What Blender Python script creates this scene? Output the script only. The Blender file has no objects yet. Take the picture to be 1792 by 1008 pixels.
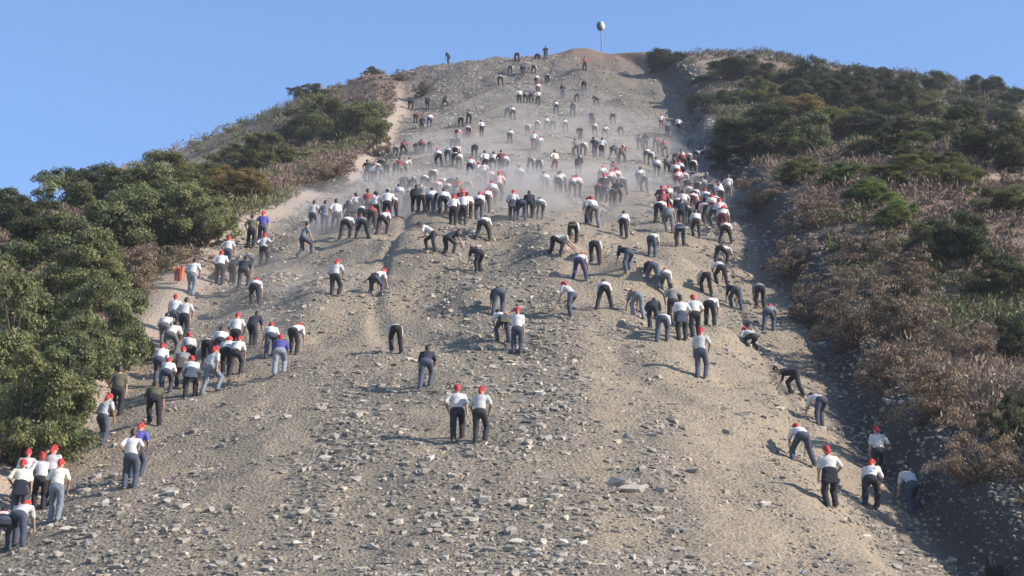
import bpy, bmesh, math, random
import numpy as np
from mathutils import Vector, Matrix

random.seed(7)
rng = np.random.default_rng(7)
SC = bpy.context.scene
COL = SC.collection
RAD = math.radians

# ------------------------------------------------------------------ camera
PITCH = RAD(20.0)
FPX = 3700.0                       # focal length in pixels of the 1792 px wide photograph
cam_d = bpy.data.cameras.new('camera')
cam_d.sensor_width = 36.0
cam_d.lens = 36.0 * FPX / 1792.0
cam_d.clip_start = 0.5
cam_d.clip_end = 5000.0
cam = bpy.data.objects.new('camera', cam_d)
COL.objects.link(cam)
cam.location = (0, 0, 0)
cam.rotation_euler = (RAD(90) + PITCH, 0, 0)
SC.camera = cam

# ------------------------------------------------------------------ sky and sun
SUN_EL, SUN_AZ = 30.0, 106.0        # azimuth clockwise from +Y (the view direction)
world = bpy.data.worlds.new('World')
SC.world = world
world.use_nodes = True
wn = world.node_tree
wn.nodes.clear()
w_out = wn.nodes.new('ShaderNodeOutputWorld')
w_bg = wn.nodes.new('ShaderNodeBackground')
w_sky = wn.nodes.new('ShaderNodeTexSky')
w_sky.sky_type = 'NISHITA'
w_sky.sun_disc = False
w_sky.sun_elevation = RAD(SUN_EL)
w_sky.sun_rotation = RAD(SUN_AZ)
w_sky.altitude = 200
w_sky.air_density = 1.0
w_sky.dust_density = 0.0
w_sky.ozone_density = 3.0
w_bg.inputs['Strength'].default_value = 0.115
w_tint = wn.nodes.new('ShaderNodeMix'); w_tint.data_type = 'RGBA'; w_tint.blend_type = 'MULTIPLY'
w_tint.inputs[0].default_value = 1.0
w_tint.inputs[7].default_value = (1.05, 1.11, 1.22, 1)     # the camera's cool white balance
wn.links.new(w_sky.outputs[0], w_tint.inputs[6])
wn.links.new(w_tint.outputs[2], w_bg.inputs[0])
wn.links.new(w_bg.outputs[0], w_out.inputs[0])
sun_d = bpy.data.lights.new('sun', 'SUN')
sun_d.energy = 5.0
sun_d.angle = RAD(0.5)
sun_d.color = (1.0, 0.89, 0.76)
sun = bpy.data.objects.new('sun', sun_d)
COL.objects.link(sun)
ce = math.cos(RAD(SUN_EL))
SUNV = Vector((ce * math.sin(RAD(SUN_AZ)), ce * math.cos(RAD(SUN_AZ)), math.sin(RAD(SUN_EL))))
sun.rotation_euler = SUNV.to_track_quat('Z', 'Y').to_euler()
sun.location = (60, -10, 60)
SC.view_settings.view_transform = 'Standard'
SC.view_settings.look = 'None'
SC.view_settings.gamma = 1.0
SC.view_settings.exposure = 0.92
SC.view_settings.use_curve_mapping = False

# ------------------------------------------------------------------ small helpers
def link(o, parent=None):
    COL.objects.link(o)
    if parent is not None:
        o.parent = parent
    return o

def mesh_np(name, verts, faces_flat, nper, smooth=False):
    """verts (n,3), faces (m,nper) -> mesh"""
    me = bpy.data.meshes.new(name)
    verts = np.asarray(verts, np.float32)
    faces_flat = np.asarray(faces_flat, np.int32)
    m = len(faces_flat)
    me.vertices.add(len(verts))
    me.vertices.foreach_set('co', verts.ravel())
    me.loops.add(m * nper)
    me.loops.foreach_set('vertex_index', faces_flat.ravel())
    me.polygons.add(m)
    me.polygons.foreach_set('loop_start', np.arange(0, m * nper, nper, dtype=np.int32))
    me.polygons.foreach_set('use_smooth', np.full(m, bool(smooth)))
    me.update(calc_edges=True)
    return me

def col_attr(me, name, cols):
    a = me.attributes.new(name, 'FLOAT_COLOR', 'POINT')
    c = np.ones((len(me.vertices), 4), np.float32)
    c[:, :3] = cols
    a.data.foreach_set('color', c.ravel())

def obj(name, me, mat=None, parent=None, loc=None):
    o = bpy.data.objects.new(name, me)
    if mat is not None:
        if len(me.materials) == 0:
            me.materials.append(None)
        o.material_slots[0].link = 'OBJECT'
        o.material_slots[0].material = mat
    link(o, parent)
    if loc is not None:
        o.location = loc
    return o

def tag(o, label=None, cat=None, group=None, kind=None):
    if label: o['label'] = label
    if cat: o['category'] = cat
    if group: o['group'] = group
    if kind: o['kind'] = kind
    return o

def empty(name, loc, rz=0.0):
    o = bpy.data.objects.new(name, None)
    o.empty_display_size = 0.2
    o.location = loc
    o.rotation_euler = (0, 0, rz)
    return link(o)

# value noise on a random lattice, vectorised
class Noise:
    def __init__(self, seed, n=64):
        self.g = np.random.default_rng(seed).random((n, n)) * 2 - 1
        self.n = n
    def __call__(self, x, y):
        x = np.asarray(x, float); y = np.asarray(y, float)
        xi = np.floor(x).astype(int); yi = np.floor(y).astype(int)
        fx = x - xi; fy = y - yi
        fx = fx * fx * (3 - 2 * fx); fy = fy * fy * (3 - 2 * fy)
        n = self.n; g = self.g
        a = g[xi % n, yi % n]; b = g[(xi + 1) % n, yi % n]
        c = g[xi % n, (yi + 1) % n]; d = g[(xi + 1) % n, (yi + 1) % n]
        return (a * (1 - fx) + b * fx) * (1 - fy) + (c * (1 - fx) + d * fx) * fy

N1, N2, N3, N4, N5, N6 = [Noise(s) for s in (11, 12, 13, 14, 15, 16)]

def sstep(a, b, x):
    t = np.clip((np.asarray(x, float) - a) / (b - a), 0, 1)
    return t * t * (3 - 2 * t)

# ------------------------------------------------------------------ the hill: height field
cp, sp = math.cos(PITCH), math.sin(PITCH)
PROF = [(1008, 48.5), (880, 54), (770, 60), (660, 69.5), (545, 82), (430, 97), (385, 106), (335, 128), (297, 150),
        (261, 176), (235, 197), (183, 226), (140, 240), (112, 249), (92, 257)]
_y = []; _z = []
for py, D in PROF:
    v = (504 - py) / FPX
    _y.append(D * (cp - v * sp)); _z.append(D * (sp + v * cp))
yy0 = _y[-1]; zz0 = _z[-1]
PY = np.array([-60, 0, 18, 32] + _y + [yy0 + 6, yy0 + 14, yy0 + 30, yy0 + 60, yy0 + 160])
PZ = np.array([-3.5, -1.75, -0.6, 4.0] + _z + [zz0 + 0.6, zz0 - 1.0, zz0 - 8, zz0 - 26, zz0 - 80])
fy = np.linspace(-60, 420, 2401)
fz = np.interp(fy, PY, PZ)
ker = np.exp(-0.5 * (np.arange(-25, 26) / 9.0) ** 2); ker /= ker.sum()
fz = np.convolve(np.pad(fz, 25, mode='edge'), ker, mode='valid')
def prof(y):
    return np.interp(y, fy, fz)

# edges of the cleared firebreak (world x at world y)
EY = np.array([-60, 40, 52, 62, 75, 90, 110, 140, 175, 205, 216, 224, 232, 240, 300])
EL = np.array([-14, -14, -14.2, -14.2, -14.2, -13.6, -12.2, -10.2, -10.6, -11, -11.5, -12.5, -14, -15, -17])
ER = np.array([12, 12.2, 11.6, 11.6, 12.0, 12.2, 12.8, 14.2, 16.6, 18.4, 18.8, 17.2, 11.8, 9.0, 9.0])
_eyf = np.linspace(-60, 300, 1801)
def _sm(v):
    f = np.interp(_eyf, EY, v)
    return np.convolve(np.pad(f, 25, mode='edge'), ker, mode='valid')
_elf, _erf = _sm(EL), _sm(ER)
def edge_l(y): return np.interp(y, _eyf, _elf) + 0.5 * N1(np.asarray(y) * 0.13, 3.0)
def edge_r(y): return np.interp(y, _eyf, _erf) + 0.5 * N1(np.asarray(y) * 0.15, 9.0)

def height(x, y, fine=True):
    x = np.asarray(x, float); y = np.asarray(y, float)
    z = prof(y)
    up = sstep(75, 110, y)
    crest = 2.0 + 1.0 * up
    el, er = edge_l(y), edge_r(y)
    kl = 0.0095 * (1 - up) + 0.0045 * up + 0.005 * sstep(195, 225, y)
    kr = 0.030 * (1 - up) + 0.006 * up
    xin = np.clip(x, el, er)
    dx = xin - crest
    z = z - np.where(dx < 0, kl, kr) * dx * dx
    # left shoulder
    dl = np.clip(el - x, 0, None)
    z = z + 0.5 * sstep(0.2, 2.0, dl) - 0.06 * dl - 0.26 * np.clip(dl - 17, 0, None) * (1 - sstep(120, 190, y)) - 0.40 * np.clip(dl - 3.5, 0, None) * sstep(120, 190, y) - 0.1 * np.clip(dl - 50, 0, None)
    z = z + sstep(1, 6, dl) * (0.7 * N2(x * 0.11, y * 0.11) + 0.3 * N3(x * 0.33, y * 0.33))
    # right bank: a cut rising to the scrub slope
    dr = np.clip(x - er, 0, None)
    bank = 2.2 + 0.2 * sstep(60, 100, y) + 1.1 * sstep(130, 175, y) - 3.5 * sstep(217, 238, y)
    z = z + bank * (0.8 * sstep(0.0, 1.5, dr) + 0.2 * sstep(1.0, 4.0, dr)) + 0.03 * dr - 0.20 * np.clip(dr - 10, 0, None) * sstep(90, 200, y)
    z = z + sstep(1, 6, dr) * (0.8 * N2(x * 0.1 + 7, y * 0.1) + 0.3 * N3(x * 0.3, y * 0.3 + 5))
    # summit mound with the pole on it
    z = z + 2.7 * np.exp(-(((x - 8.9) / 4.4) ** 2 + ((y - 239) / 7.0) ** 2))
    # lumps and ruts on the cleared slope
    road = sstep(-0.5, 1.0, x - el) * sstep(-0.5, 1.0, er - x)
    amp = 0.4 + 0.75 * sstep(66, 80, y)
    z = z + road * amp * (0.28 * N4(x * 0.21, y * 0.16) + 0.25 * N5(x * 0.55, y * 0.42) + 0.07 * N1(x * 1.1, y * 0.9) + 0.13 * N3(x * 0.17, y * 0.75))
    rut = np.abs(N6(x * 0.26 + 0.2 * N1(y * 0.05, 1.0), y * 0.022 + 4))
    z = z - road * 0.24 * (1 - 0.85 * sstep(140, 185, y)) * (1 - sstep(0.0, 0.12, rut))
    # hummocks on the right half above the lower people
    for hx, hy, rx, ry, hh in HUMPS:
        z = z + hh * np.exp(-(((x - hx) / rx) ** 2 + ((y - hy) / ry) ** 2))
    if fine:
        z = z + road * (0.05 * N3(x * 1.9, y * 1.9) + 0.03 * N2(x * 4.3, y * 4.3))
    return z
HUMPS = [(1.5, 88, 1.6, 5.0, 0.95), (-4.0, 89, 1.5, 4.0, 0.8), (4.8, 84, 1.3, 3.5, 0.65), (-8.0, 82, 1.4, 5.0, 0.55), (-1.5, 79, 1.2, 3.0, 0.45), (8.5, 93, 1.4, 4.0, 0.5), (9.3, 68, 1.0, 5.0, 0.35), (-9.5, 84, 3.0, 5.0, 0.6), (7.6, 88, 1.3, 1.0, 0.55), (8.3, 76.5, 1.1, 0.9, 0.5), (6.3, 83.0, 1.5, 1.2, 0.45), (3.0, 93, 4.0, 2.0, 0.45),
         (-3.0, 91.5, 4.5, 1.6, 0.4), (4.2, 78.5, 1.6, 1.0, 0.35), (12.0, 205, 2.6, 2.5, 1.2), (6.5, 62.0, 1.6, 1.2, 0.35),
         (7.9, 56.5, 1.0, 2.5, 0.35), (-9.0, 60.0, 1.2, 3.0, -0.2), (8.0, 219, 3.0, 3.0, 0.8)]

Fv = np.array([0, cp, sp]); Uv = np.array([0, -sp, cp]); Rv = np.array([1.0, 0, 0])
_Ds = np.concatenate([np.arange(38, 120, 0.06), np.arange(120, 300, 0.12)])
def at(px, py, fine=True):
    """world point of the hill surface seen at a pixel of the photograph"""
    d = Fv + (px - 896) / FPX * Rv + (504 - py) / FPX * Uv
    P = _Ds[:, None] * d[None, :]
    diff = P[:, 2] - height(P[:, 0], P[:, 1], fine)
    k = np.argmax(diff < 0) if (diff < 0).any() else int(np.argmin(diff))
    x, y = float(P[k, 0]), float(P[k, 1])
    return Vector((x, y, float(height(x, y, fine))))
def hz(x, y): return float(height(x, y))

# ------------------------------------------------------------------ materials
def mat_new(name):
    m = bpy.data.materials.new(name)
    m.use_nodes = True
    nt = m.node_tree
    b = nt.nodes['Principled BSDF']
    return m, nt, b

def ramp(nt, fac, stops):
    r = nt.nodes.new('ShaderNodeValToRGB')
    el = r.color_ramp.elements
    while len(el) > 1: el.remove(el[-1])
    el[0].position = stops[0][0]; el[0].color = (*stops[0][1], 1)
    for p, c in stops[1:]:
        e = el.new(p); e.color = (*c, 1)
    nt.links.new(fac, r.inputs[0])
    return r.outputs[0]

def noise(nt, scale, detail=5, rough=0.6, vec=None, dim='3D'):
    n = nt.nodes.new('ShaderNodeTexNoise')
    n.inputs['Scale'].default_value = scale
    n.inputs['Detail'].default_value = detail
    n.inputs['Roughness'].default_value = rough
    if vec is not None: nt.links.new(vec, n.inputs['Vector'])
    return n.outputs['Fac']

def mixc(nt, a, b, fac, mode='MIX'):
    m = nt.nodes.new('ShaderNodeMix'); m.data_type = 'RGBA'; m.blend_type = mode
    for s, v in ((0, fac), (6, a), (7, b)):
        if hasattr(v, 'type') and hasattr(v, 'is_output'): nt.links.new(v, m.inputs[s])
        elif s == 0: m.inputs[0].default_value = v
        else: m.inputs[s].default_value = (*v, 1)
    return m.outputs[2]

def bump(nt, b, fac, strength, dist):
    n = nt.nodes.new('ShaderNodeBump')
    n.inputs['Strength'].default_value = strength
    n.inputs['Distance'].default_value = dist
    nt.links.new(fac, n.inputs['Height'])
    nt.links.new(n.outputs[0], b.inputs['Normal'])

def m_ground():
    m, nt, b = mat_new('hill_ground')
    tc = nt.nodes.new('ShaderNodeTexCoord').outputs['Object']
    at_ = nt.nodes.new('ShaderNodeAttribute'); at_.attribute_name = 'ground_tint'
    n1 = noise(nt, 0.35, 6, 0.65, tc)
    n2 = noise(nt, 5.0, 8, 0.75, tc)
    n3 = noise(nt, 26.0, 4, 0.7, tc)
    v = nt.nodes.new('ShaderNodeTexVoronoi'); v.inputs['Scale'].default_value = 9.0
    nt.links.new(tc, v.inputs['Vector'])
    c1 = ramp(nt, n1, [(0.3, (0.86, 0.87, 0.90)), (0.7, (1.1, 1.07, 1.0))])
    c2 = ramp(nt, n2, [(0.3, (0.62, 0.61, 0.62)), (0.5, (0.95, 0.95, 0.95)), (0.72, (1.28, 1.26, 1.22))])
    c3 = ramp(nt, n3, [(0.32, (0.72, 0.72, 0.73)), (0.68, (1.2, 1.2, 1.18))])
    c = mixc(nt, at_.outputs['Color'], c1, 1.0, 'MULTIPLY')
    c = mixc(nt, c, c2, 1.0, 'MULTIPLY')
    c = mixc(nt, c, c3, 0.8, 'MULTIPLY')
    nt.links.new(c, b.inputs['Base Color'])
    b.inputs['Roughness'].default_value = 0.95
    b.inputs['Specular IOR Level'].default_value = 0.15
    h = nt.nodes.new('ShaderNodeMath'); h.operation = 'ADD'
    nt.links.new(n2, h.inputs[0]); nt.links.new(v.outputs['Distance'], h.inputs[1])
    bump(nt, b, h.outputs[0], 0.8, 0.06)
    return m

def m_stone(name, attr):
    m, nt, b = mat_new(name)
    tc = nt.nodes.new('ShaderNodeTexCoord').outputs['Object']
    if attr:
        a = nt.nodes.new('ShaderNodeAttribute'); a.attribute_name = 'stone_tint'
        base = a.outputs['Color']
    else:
        oi = nt.nodes.new('ShaderNodeObjectInfo')
        base = ramp(nt, oi.outputs['Random'], [(0.0, (0.20, 0.19, 0.175)), (0.35, (0.27, 0.25, 0.225)), (0.75, (0.36, 0.33, 0.29)), (1.0, (0.52, 0.48, 0.42))])
    n = noise(nt, 7.0, 6, 0.7, tc)
    c = mixc(nt, base, ramp(nt, n, [(0.3, (0.72, 0.72, 0.73)), (0.7, (1.22, 1.2, 1.16))]), 1.0, 'MULTIPLY')
    nt.links.new(c, b.inputs['Base Color'])
    b.inputs['Roughness'].default_value = 0.9
    b.inputs['Specular IOR Level'].default_value = 0.2
    bump(nt, b, n, 0.5, 0.03)
    return m

def m_leaf(name, c_dark, c_mid, c_light, trans=0.36, mid2=None):
    m, nt, b = mat_new(name)
    oi = nt.nodes.new('ShaderNodeObjectInfo')
    a = nt.nodes.new('ShaderNodeAttribute'); a.attribute_name = 'leaf_tint'
    c = ramp(nt, a.outputs['Fac'], [(0.0, c_dark), (0.5, c_mid), (1.0, c_light)] if mid2 is None else [(0.0, c_dark), (0.4, c_mid), (0.76, mid2), (0.80, (0.05, 0.055, 0.026)), (1.0, c_light)])
    r = ramp(nt, oi.outputs['Random'], [(0.0, (0.82, 0.85, 0.85)), (1.0, (1.15, 1.1, 1.0))])
    c = mixc(nt, c, r, 1.0, 'MULTIPLY')
    nt.links.new(c, b.inputs['Base Color'])
    b.inputs['Roughness'].default_value = 0.65
    b.inputs['Specular IOR Level'].default_value = 0.25
    t = nt.nodes.new('ShaderNodeBsdfTranslucent')
    nt.links.new(c, t.inputs['Color'])
    mx = nt.nodes.new('ShaderNodeMixShader'); mx.inputs[0].default_value = trans
    nt.links.new(b.outputs[0], mx.inputs[1]); nt.links.new(t.outputs[0], mx.inputs[2])
    nt.links.new(mx.outputs[0], nt.nodes['Material Output'].inputs['Surface'])
    return m

def m_plain(name, col, rough=0.85, var=0.12, nscale=9.0, spec=0.2):
    m, nt, b = mat_new(name)
    oi = nt.nodes.new('ShaderNodeObjectInfo')
    tc = nt.nodes.new('ShaderNodeTexCoord').outputs['Object']
    n = noise(nt, nscale, 4, 0.6, tc)
    lo, hi = 1 - var, 1 + var
    c = mixc(nt, col, ramp(nt, oi.outputs['Random'], [(0, (lo, lo, lo)), (1, (hi, hi, hi))]), 1.0, 'MULTIPLY')
    c = mixc(nt, c, ramp(nt, n, [(0.3, (0.86, 0.86, 0.86)), (0.7, (1.1, 1.1, 1.1))]), 1.0, 'MULTIPLY')
    nt.links.new(c, b.inputs['Base Color'])
    b.inputs['Roughness'].default_value = rough
    b.inputs['Specular IOR Level'].default_value = spec
    bump(nt, b, n, 0.35, 0.02)
    return m

M_ground = m_ground()
M_stone = m_stone('rubble_stone', True)
M_rock = m_stone('rock_stone', False)
M_green = m_leaf('leaf_green', (0.085, 0.098, 0.048), (0.16, 0.178, 0.08), (0.28, 0.285, 0.13))
M_dkgreen = m_leaf('leaf_dark_green', (0.028, 0.038, 0.02), (0.06, 0.074, 0.033), (0.11, 0.12, 0.05))
M_olive = m_leaf('leaf_olive', (0.07, 0.08, 0.03), (0.13, 0.14, 0.05), (0.20, 0.19, 0.07))
M_ochre = m_leaf('leaf_ochre', (0.12, 0.085, 0.035), (0.21, 0.16, 0.06), (0.28, 0.22, 0.09))
M_bright = m_leaf('leaf_bright_green', (0.07, 0.10, 0.03), (0.13, 0.18, 0.05), (0.20, 0.24, 0.07))
M_dry = m_leaf('leaf_dry_brown', (0.10, 0.072, 0.052), (0.19, 0.14, 0.10), (0.29, 0.22, 0.16), 0.12)
M_scrub = m_leaf('scrub_brown_olive', (0.075, 0.055, 0.043), (0.15, 0.11, 0.085), (0.15, 0.148, 0.066), 0.12, mid2=(0.25, 0.187, 0.142))
M_bark = m_plain('bark', (0.09, 0.07, 0.055), 0.95, 0.2)

CLOTH = {
    'w': m_plain('white_cotton', (0.46, 0.445, 0.435), 0.9, 0.14),
    'c': m_plain('cream_cotton', (0.62, 0.55, 0.46), 0.9, 0.1),
    'd': m_plain('dark_navy_cloth', (0.022, 0.024, 0.036), 0.9, 0.2),
    'g': m_plain('grey_cloth', (0.17, 0.17, 0.18), 0.9, 0.2),
    'u': m_plain('violet_blue_cloth', (0.07, 0.07, 0.24), 0.9, 0.12),
    'o': m_plain('olive_cloth', (0.085, 0.08, 0.055), 0.9, 0.12),
    'm': m_plain('maroon_cloth', (0.20, 0.055, 0.06), 0.9, 0.2),
    'p': m_plain('pink_cotton', (0.62, 0.42, 0.40), 0.9, 0.12),
}
PANTS = {
    'j': m_plain('blue_denim', (0.058, 0.068, 0.095), 0.9, 0.2),
    'l': m_plain('light_denim', (0.18, 0.205, 0.24), 0.9, 0.15),
    'k': m_plain('black_trouser_cloth', (0.030, 0.030, 0.034), 0.9, 0.25),
    'g': m_plain('grey_trouser_cloth', (0.12, 0.12, 0.125), 0.9, 0.2),
    'u': m_plain('indigo_trouser_cloth', (0.05, 0.045, 0.11), 0.9, 0.15),
    'm': m_plain('wine_trouser_cloth', (0.11, 0.035, 0.04), 0.9, 0.2),
}
M_skin = m_plain('skin', (0.36, 0.21, 0.145), 0.6, 0.15, 5.0, 0.35)
M_hair = m_plain('dark_hair', (0.022, 0.016, 0.013), 0.55, 0.25, 30.0, 0.4)
M_red = m_plain('red_scarf_cloth', (0.36, 0.032, 0.035), 0.85, 0.12)
M_cap = m_plain('white_cap_cloth', (0.72, 0.72, 0.72), 0.85, 0.06)
M_shoe = m_plain('shoe', (0.16, 0.15, 0.145), 0.8, 0.5)

# ------------------------------------------------------------------ terrain mesh (one sheet)
ys = [-60.0]
while ys[-1] < 400:
    y = ys[-1]
    ys.append(y + (4.0 if y < 24 else 1.0 if y < 40 else 0.16 if y < 75 else 0.26 if y < 130 else 0.42 if y < 250 else 4.0))
xs = [-130.0]
while xs[-1] < 130:
    x = xs[-1]
    ax = abs(x - 1)
    xs.append(x + (0.17 if ax < 17 else 0.5 if ax < 30 else 1.2 if ax < 70 else 4.0))
ys = np.array(ys); xs = np.array(xs)
GX, GY = np.meshgrid(xs, ys)
GZ = height(GX, GY)
nx, ny = len(xs), len(ys)
idx = np.arange(nx * ny).reshape(ny, nx)
quads = np.stack([idx[:-1, :-1], idx[:-1, 1:], idx[1:, 1:], idx[1:, :-1]], -1).reshape(-1, 4)
me = mesh_np('hillside', np.stack([GX, GY, GZ], -1).reshape(-1, 3), quads, 4, True)
# what the ground is made of: grey rubble, tan sand tracks, brown scrub soil, reddish summit soil; plus bank shade painted along the gully
el, er = edge_l(GY), edge_r(GY)
road = sstep(-0.8, 0.8, GX - el) * sstep(-0.5, 0.5, er - GX)
def sandiness(x, y):
    return np.clip(0.45 + 0.55 * N2(x * 0.23 + 3, y * 0.12) + 0.6 * N6(x * 0.75 + 0.5 * N1(y * 0.06, 2.0), y * 0.035) + 0.4 * N3(x * 0.6, y * 0.45) + 0.55 * sstep(-8, -13, x) * (1 - sstep(80, 100, y)) + 0.45 * np.exp(-((x - 6.5) / 2.0) ** 2) * (1 - sstep(60, 72, y)), 0, 1)
sand = sandiness(GX, GY) * (1 - 0.5 * sstep(75, 110, GY))
rub = np.array([0.205, 0.178, 0.143]); tan = np.array([0.285, 0.238, 0.178])
soil = np.array([0.19, 0.138, 0.106]); pale = np.array([0.37, 0.30, 0.24]); redd = np.array([0.20, 0.135, 0.10])
c = rub[None, None] * (1 - sand[..., None]) + tan[None, None] * sand[..., None]
upper_grey = sstep(165, 205, GY)[..., None]          # ground turns darker and greyer near the top
c = c * (1 - upper_grey) + (0.42 * c + 0.58 * np.array([0.115, 0.108, 0.10])) * upper_grey
sp_ = sstep(0.1, 0.7, N5(GX * 0.12, GY * 0.12))[..., None]
edgeband = (np.exp(-((GX - el + 1.5) / 2.2) ** 2) + np.exp(-((GX - er - 4.2) / 1.3) ** 2) * sstep(0.0, 0.5, N4(GX * 0.3, GY * 0.2)) * 0.9)[..., None]
so = soil * (1 - 0.5 * sp_) + pale * 0.5 * sp_
so = so * (1 - np.clip(edgeband, 0, 1)) + pale * np.clip(edgeband, 0, 1)
summit = np.clip(np.exp(-(((GX - 14) / 9) ** 2 + ((GY - 236) / 12) ** 2)) * 1.4 + np.exp(-(((GX + 19) / 8) ** 2 + ((GY - 225) / 12) ** 2)), 0, 1)[..., None]
so = so * (1 - summit) + redd * summit
gully = (sstep(-0.6, 0.6, GX - er) * (1 - sstep(2.2, 3.6, GX - er)) * (1 - sstep(222, 232, GY)))[..., None]  # band whose dark colour paints in the deep shade below the right bank
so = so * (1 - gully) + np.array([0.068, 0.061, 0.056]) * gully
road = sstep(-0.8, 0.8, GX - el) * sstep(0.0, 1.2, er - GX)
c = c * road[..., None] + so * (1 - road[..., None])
mound = np.clip(1.5 * np.exp(-(((GX - 10.5) / 4.6) ** 2 + ((GY - 236) / 8.0) ** 2)), 0, 1)[..., None]
c = c * (1 - mound) + redd * mound
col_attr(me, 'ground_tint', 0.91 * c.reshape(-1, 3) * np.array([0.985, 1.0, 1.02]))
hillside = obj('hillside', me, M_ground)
tag(hillside, kind='structure')

# ------------------------------------------------------------------ rocks
def rock_mesh(seed, npts=9, flat=0.6):
    r = np.random.default_rng(seed)
    p = np.array([(i, j, k) for i in (-1, 1) for j in (-1, 1) for k in (-1, 1)], float)[:npts]
    p = p * (0.30 + 0.22 * (r.random((len(p), 3)) - 0.5)) + r.normal(size=(len(p), 3)) * 0.07
    p = np.concatenate([p, r.normal(size=(2, 3)) * 0.3])
    p *= np.array([1.15 + 0.5 * r.random(), 0.85, flat * 1.15])
    bm = bmesh.new()
    vs = [bm.verts.new(q) for q in p]
    res = bmesh.ops.convex_hull(bm, input=vs)
    bmesh.ops.delete(bm, geom=list({g for g in res['geom_interior'] + res['geom_unused'] if isinstance(g, bmesh.types.BMVert)}), context='VERTS')
    bmesh.ops.triangulate(bm, faces=bm.faces[:])
    bm.verts.index_update()
    V = np.array([v.co[:] for v in bm.verts]); F = np.array([[v.index for v in f.verts] for f in bm.faces])
    bm.free()
    return V, F
ROCKS = [rock_mesh(100 + i, 8 - i % 3, 0.6 + 0.08 * (i % 4)) for i in range(8)]

NST = 74000
yy = 44 + (245 - 44) * rng.random(NST * 3) ** 2.6
u = rng.random(NST * 3)
xx = edge_l(yy) - 0.8 + u * (edge_r(yy) - edge_l(yy) + 3.6)
sd = sandiness(xx, yy)
clump = N3(xx * 0.9, yy * 0.7)
keep = rng.random(NST * 3) < np.clip(1.15 - 1.0 * sd + 0.75 * clump, 0.07, 1)
keep &= np.abs(xx) < yy * 0.262 + 2.5
keep &= ((xx - 10) / 5) ** 2 + ((yy - 235) / 8) ** 2 > 1
xx = xx[keep][:NST]; yy = yy[keep][:NST]; sd = sd[keep][:NST]
n = len(xx)
size = np.exp(rng.normal(-2.42, 0.52, n)) * (0.85 + 0.35 * (1 - sd)) * (1 + 0.006 * (yy - 50))
size = np.clip(size * 0.76, 0.04, 0.27)
zz = height(xx, yy)
zz0_ = zz
ang = rng.random(n) * 6.283
rel = size / yy
order = np.argsort(-rel)
pxs = 896 + xx / yy * FPX * 0.94
inview = (np.abs(xx) < yy * 0.255) & (yy > 47.5)
big = [i for i in order if inview[i]][:296]
bigset = np.zeros(n, bool); bigset[big] = True
tilt = math.atan(0.55)
ct, st = math.cos(tilt), math.sin(tilt)
VV = []; FF = []; CC = []
off = 0
TINTS = np.array([(0.18, 0.17, 0.155), (0.25, 0.23, 0.20), (0.32, 0.285, 0.24), (0.40, 0.355, 0.295), (0.46, 0.41, 0.35), (0.27, 0.26, 0.235), (0.14, 0.13, 0.12)]) * np.array([0.80, 0.785, 0.75])
tint_p = np.array([0.17, 0.25, 0.2, 0.14, 0.08, 0.1, 0.06]); tint_p = tint_p / tint_p.sum()
for k, (V, F) in enumerate(ROCKS):
    sel = np.where((np.arange(n) % 8 == k) & ~bigset)[0]
    if len(sel) == 0: continue
    s = size[sel][:, None, None]
    ca, sa = np.cos(ang[sel]), np.sin(ang[sel])
    P = np.repeat(V[None], len(sel), 0) * s
    X = P[..., 0] * ca[:, None] - P[..., 1] * sa[:, None]
    Y = P[..., 0] * sa[:, None] + P[..., 1] * ca[:, None]
    Z = P[..., 2] + size[sel][:, None] * 0.10
    Y2 = Y * ct - Z * st * 0.5; Z2 = Y * st + Z * ct
    W = np.stack([X + xx[sel][:, None], Y2 + yy[sel][:, None], Z2 + zz[sel][:, None]], -1)
    VV.append(W.reshape(-1, 3))
    fo = F[None] + (np.arange(len(sel)) * len(V))[:, None, None] + off
    FF.append(fo.reshape(-1, 3))
    t = TINTS[rng.choice(len(TINTS), len(sel), p=tint_p)] * (0.9 + 0.25 * rng.random((len(sel), 1)))
    CC.append(np.repeat(t, len(V), 0))
    off += len(sel) * len(V)
me = mesh_np('loose_stones', np.concatenate(VV), np.concatenate(FF), 3)
col_attr(me, 'stone_tint', np.concatenate(CC))
stones = obj('loose_stones', me, M_stone)
tag(stones, 'grey and tan rubble of loose stones strewn over the cleared slope', 'rubble', kind='stuff')
rock_me = []
for V, F in ROCKS:
    rock_me.append(mesh_np('rock', V, F, 3))
def add_rock(x, y, s, a, k, sx=1, sy=1, sz=1):
    o = obj('rock', rock_me[k], M_rock, hillside, (x, y, hz(x, y) + s * sz * 0.1))
    o.rotation_euler = (tilt, 0, 0)
    o.rotation_euler.rotate_axis('Z', a)
    o.scale = (s * sx, s * sy, s * sz)
for j, i in enumerate(big):
    add_rock(float(xx[i]), float(yy[i]), float(size[i]) * 1.02, float(ang[i]), j % 8)
# a few slabs the photograph singles out
for px, py, s, k, a in ((1082, 848, 0.5, 1, 2.6), (1106, 860, 0.42, 3, 0.2), (592, 776, 0.42, 2, 0.4), (322, 888, 0.34, 4, 0.9)):
    p = at(px, py); add_rock(p.x, p.y, s, a, k, 1.2, 0.8, 0.9)

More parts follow.
